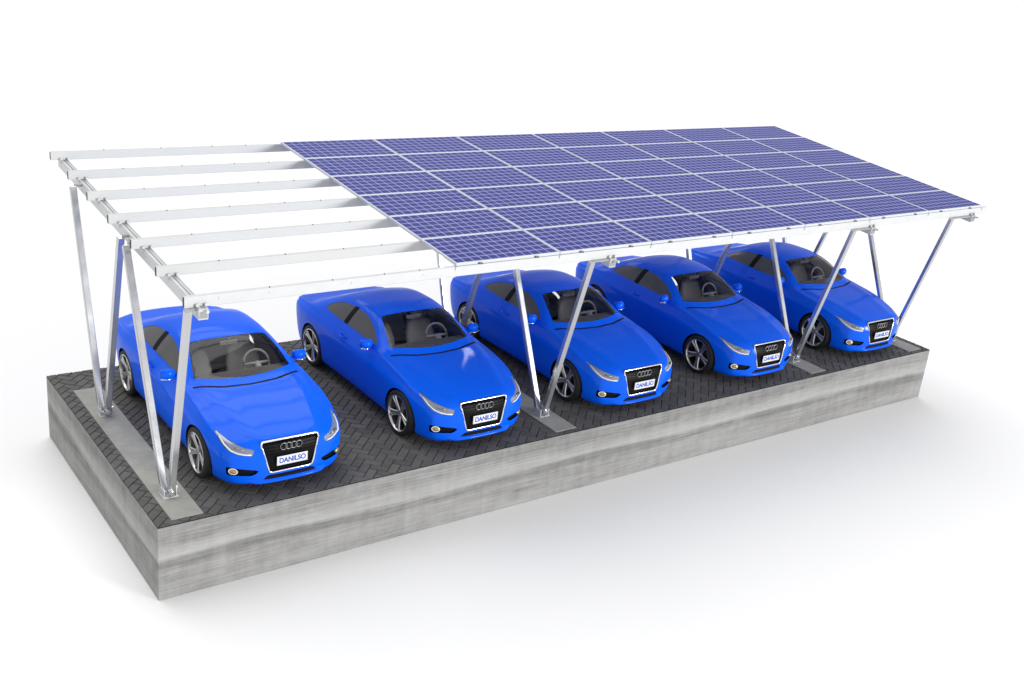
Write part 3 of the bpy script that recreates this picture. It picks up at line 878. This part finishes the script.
for x, s in zip(RX, STRIPS):
    bm = bmesh.new()
    ya, yb = (-.05 if x < 1 else -.02), 5.46
    top = Vector((0, 0, 0))
    beam(bm, (x, ya, raf_z(ya)-HR/2-.002), (x, yb, raf_z(yb)-HR/2-.002), .115, HR, up, 0, .004)
    # twin ridges of the extrusion leave a channel on top
    for dx in (-.042, .042):
        beam(bm, (x+dx, ya+.01, raf_z(ya)+.003), (x+dx, yb-.01, raf_z(yb)+.003), .012, .010, up, 0, 0)
    ra = place(bm, 'rafter', M['zinc'], True, 30)
    hb = bmesh.new()
    beam(hb, (x, ya+.02, raf_z(ya)+.0015), (x, yb-.02, raf_z(yb)+.0015), .016, .005, up, 0, 0)  # grey strip painting the shade inside the channel
    box(hb, x-.045, x+.045, ya-.003, ya-.0005, raf_z(ya)-HR+.02, raf_z(ya)-.02)  # grey plate painting the shade of an open rafter end
    place(hb, 'channel_shade', M['slot'], par=ra)
    # purlin clamps where each purlin crosses
    for j in range(7):
        y = PY+j*PR*CT
        cb = bmesh.new()
        for dx in (-.05, .05):
            box(cb, x+dx-.016, x+dx+.016, y-.035, y+.0, raf_z(y)+.001, raf_z(y)+.035, bev=.003)
        if j == 0:
            if x > 1: pass
            box(cb, x-.01, x+.055, y-.09, y-.02, raf_z(y)-.055, raf_z(y)-.022, bev=.008)
            cyl(cb, (x+.03, y-.11, raf_z(y)-.03), .018, .05, 'Y', 12)
        else:
            cyl(cb, (x-.06, y-.05, raf_z(y)-.02), .012, .03, 'X', 10)
        place(cb, 'clamp', M['zinc'], par=ra)
    # V struts
    sx = s+.165
    for fy, tops in ((.69, (-.005, 2.03)), (3.20, (2.30, 4.27))):
        for q, ty_ in enumerate(tops):
            bm = bmesh.new(); zt = raf_z(ty_)-(.03 if ty_ > 1 else .012)
            xo = sx+.012*(1 if q == 0 else -1)
            beam(bm, (xo+.02*(1 if q == 0 else -1), fy+(-.03 if q == 0 else .03), .055), (xo, ty_, zt), .085, .075, Vector((0, 1, 0)), 0, .008)
            place(bm, 'strut', M['strut'], True, 30)
            if True:
                jb = bmesh.new()
                yo = .06 if ty_ < 1 else 0
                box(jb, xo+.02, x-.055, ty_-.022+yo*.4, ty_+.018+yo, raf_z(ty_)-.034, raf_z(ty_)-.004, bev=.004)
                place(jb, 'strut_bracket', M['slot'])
        fb = bmesh.new()
        box(fb, sx-.085, sx+.10, fy-.10, fy+.09, .008, .018, bev=.002)
        box(fb, sx-.075, sx-.060, fy-.08, fy+.10, .018, .12, bev=.003)
        box(fb, sx+.075, sx+.090, fy-.08, fy+.10, .018, .12, bev=.003)
        ft = place(fb, 'foot_bracket', M['zinc'], True, 30)
        bb = bmesh.new()
        cyl(bb, (sx+.01, fy-.085, .085), .038, .07, 'Y', 18); cyl(bb, (sx+.01, fy-.125, .085), .022, .02, 'Y', 12)
        cyl(bb, (sx+.105, fy+.0, .085), .02, .03, 'X', 10)
        cyl(bb, (sx-.01, fy-.09, .03), .014, .03, 'Z', 8); cyl(bb, (sx+.09, fy+.11, .03), .014, .03, 'Z', 8)
        place(bb, 'foot_bolt', M['bolt'], True, 40, ft)
# ---- panels
R3 = Matrix.Rotation(TILT, 4, 'X')
fb = bmesh.new()
w, h = PC-.012, PR-.010; t = .018; fh = .036
for a in ((0, w, 0, t), (0, w, h-t, h)): box(fb, *a, -fh, 0, bev=.001)
for a in ((0, t, t+.0, h-t), (w-t, w, t, h-t)): box(fb, *a, -fh, 0, bev=.001)
frame_me = None
cbm = bmesh.new(); box(cbm, 0, CELL[0]*12, 0, CELL[1]*6, -.006, 0)
# glazing sits just under the frame's top edge
for i in range(7):
    for j in range(6):
        loc = Vector((PX+i*PC, PY+.0+j*PR*CT, PZ+j*PR*STt)) + port_off
        if frame_me is None:
            fo = link('solar_panel', fb, M['frame'], port); frame_me = fo.data
            co = link('cell_sheet', cbm, M['cells'], fo); cell_me = co.data
            bb = bmesh.new(); box(bb, t, w-t, t, h-t, -.012, -.0075); bo = link('backsheet', bb, M['lamp_white'], fo); back_me = bo.data
        else:
            fo = bpy.data.objects.new('solar_panel', frame_me); COL.objects.link(fo); fo.parent = port
            co = bpy.data.objects.new('cell_sheet', cell_me); COL.objects.link(co); co.parent = fo
            bo = bpy.data.objects.new('backsheet', back_me); COL.objects.link(bo); bo.parent = fo
        fo.location = loc; fo.rotation_euler = (TILT, 0, 0)
        co.location = ((w-CELL[0]*12)/2, (h-CELL[1]*6)/2, -.001)

def split_far(o):
    """a mesh of several far-apart pieces becomes one object per piece, under the same parent"""
    if o.type != 'MESH' or o.children: return
    b_ = bmesh.new(); b_.from_mesh(o.data); b_.verts.ensure_lookup_table()
    isl = []; seen = set()
    for v in b_.verts:
        if v in seen: continue
        stack = [v]; comp = []; seen.add(v)
        while stack:
            a = stack.pop(); comp.append(a)
            for e in a.link_edges:
                w_ = e.other_vert(a)
                if w_ not in seen: seen.add(w_); stack.append(w_)
        lo_ = [min(q.co[i] for q in comp) for i in range(3)]; hi_ = [max(q.co[i] for q in comp) for i in range(3)]
        isl.append((comp, lo_, hi_))
    n = len(isl); par = list(range(n))
    def root_(i):
        while par[i] != i: i = par[i]
        return i
    for i in range(n):
        for j in range(i):
            g_ = math.sqrt(sum(max(0, isl[i][1][k]-isl[j][2][k], isl[j][1][k]-isl[i][2][k])**2 for k in range(3)))
            sz = max(max(isl[q][2][k]-isl[q][1][k] for k in range(3)) for q in (i, j))
            if g_ <= max(.02, .5*sz): par[root_(i)] = root_(j)
    groups = {}
    for i in range(n): groups.setdefault(root_(i), []).append(i)
    if len(groups) < 2: b_.free(); return
    for gi, mem in enumerate(list(groups.values())):
        keep = {v.index for i in mem for v in isl[i][0]}
        nb = b_.copy(); nb.verts.ensure_lookup_table()
        bmesh.ops.delete(nb, geom=[v for v in nb.verts if v.index not in keep], context='VERTS')
        if gi == 0: nb.to_mesh(o.data) if False else None
        me = o.data.copy(); nb.to_mesh(me); nb.free()
        if gi == 0: first_me = me
        else:
            c = bpy.data.objects.new(o.name.split('.')[0], me); COL.objects.link(c); c.parent = o.parent; c.location = o.location; c.rotation_euler = o.rotation_euler
    o.data = first_me; b_.free()
SPLIT = ('edge_clamp', 'joint_bolt', 'stud', 'clamp', 'foot_bolt', 'foot_bracket', 'wheel_well', 'dashboard', 'cabin_floor', 'channel_shade', 'plate_border')
for o in [o for o in bpy.data.objects if o.name.split('.')[0] in SPLIT]: split_far(o)

# ---- cars
car = make_car()
for o in [o for o in bpy.data.objects if o.name.split('.')[0] in SPLIT]: split_far(o)
labels = ['blue coupe parked beyond the outermost silver struts, under open purlins without solar panels',
          'blue coupe second from the left, its bonnet clear of every strut',
          'blue coupe in the middle, two struts crossing its flank and windscreen',
          'blue coupe fourth from the left, no strut across its bonnet, under the solar panels',
          'smallest blue coupe, at the right end, a slanted strut crossing its front wheel']
for i, x in enumerate(CARX):
    c = car if i == 0 else copy_tree(car)
    c.location = (x, .17, .004)
    c['label'] = labels[i]; c['category'] = 'car'; c['group'] = 'blue coupes parked under the carport'

# ------------------------------------------------------------------ light
w = bpy.data.worlds.new('World'); C.world = w; w.use_nodes = True
bg = w.node_tree.nodes['Background']; bg.inputs[0].default_value = (1, 1, 1, 1); bg.inputs[1].default_value = .72
def sun(name, energy, ang, d, col=(1, 1, 1)):
    l = bpy.data.lights.new(name, 'SUN'); l.energy = energy; l.angle = math.radians(ang); l.color = col
    o = bpy.data.objects.new(name, l); COL.objects.link(o); o.location = -Vector(d)*20+Vector((7, 2, 0))
    o.rotation_euler = Vector(d).to_track_quat('-Z', 'Y').to_euler()
sun('top_back_light', 1.65, 55, (-.06, -.52, -.84))          # falls from above and behind: throws the slab's soft shadow forward
sun('low_front_light', 2.4, 14, (-.52, .84, -.15))         # low from the front: lights the noses, the front rail and the slab face
sp = bpy.data.lights.new('added_floor_spot', 'SPOT'); sp.energy = 1100; sp.spot_size = math.radians(34); sp.spot_blend = 1; sp.shadow_soft_size = .8  # added fill: washes out the shade on the floor left of the slab
so = bpy.data.objects.new('floor_fill_spot', sp); COL.objects.link(so); so.location = (-3.2, 1.2, 11); so.rotation_euler = (0, math.radians(-4), 0)

# ------------------------------------------------------------------ camera
cd = bpy.data.cameras.new('camera'); cam = bpy.data.objects.new('camera', cd); COL.objects.link(cam); C.camera = cam
yaw, pitch, roll, f = .6583, .3643, .1057, 1108.93
d = Vector((math.sin(yaw)*math.cos(pitch), math.cos(yaw)*math.cos(pitch), -math.sin(pitch)))
r = Vector((math.cos(yaw), -math.sin(yaw), 0)); u = r.cross(d)
r2 = math.cos(roll)*r+math.sin(roll)*u; u2 = -math.sin(roll)*r+math.cos(roll)*u
cam.matrix_world = Matrix.Translation((-3.7312, -11.131, 6.9968)) @ Matrix((r2, u2, -d)).transposed().to_4x4()
cd.sensor_fit = 'HORIZONTAL'; cd.sensor_width = 36; cd.lens = 36*f/1024; cd.clip_end = 3000; cd.clip_start = .1
C.view_settings.view_transform = 'Standard'; C.view_settings.look = 'None'; C.view_settings.gamma = 1
C.view_settings.exposure = 0
C.render.resolution_x = 1024; C.render.resolution_y = 683
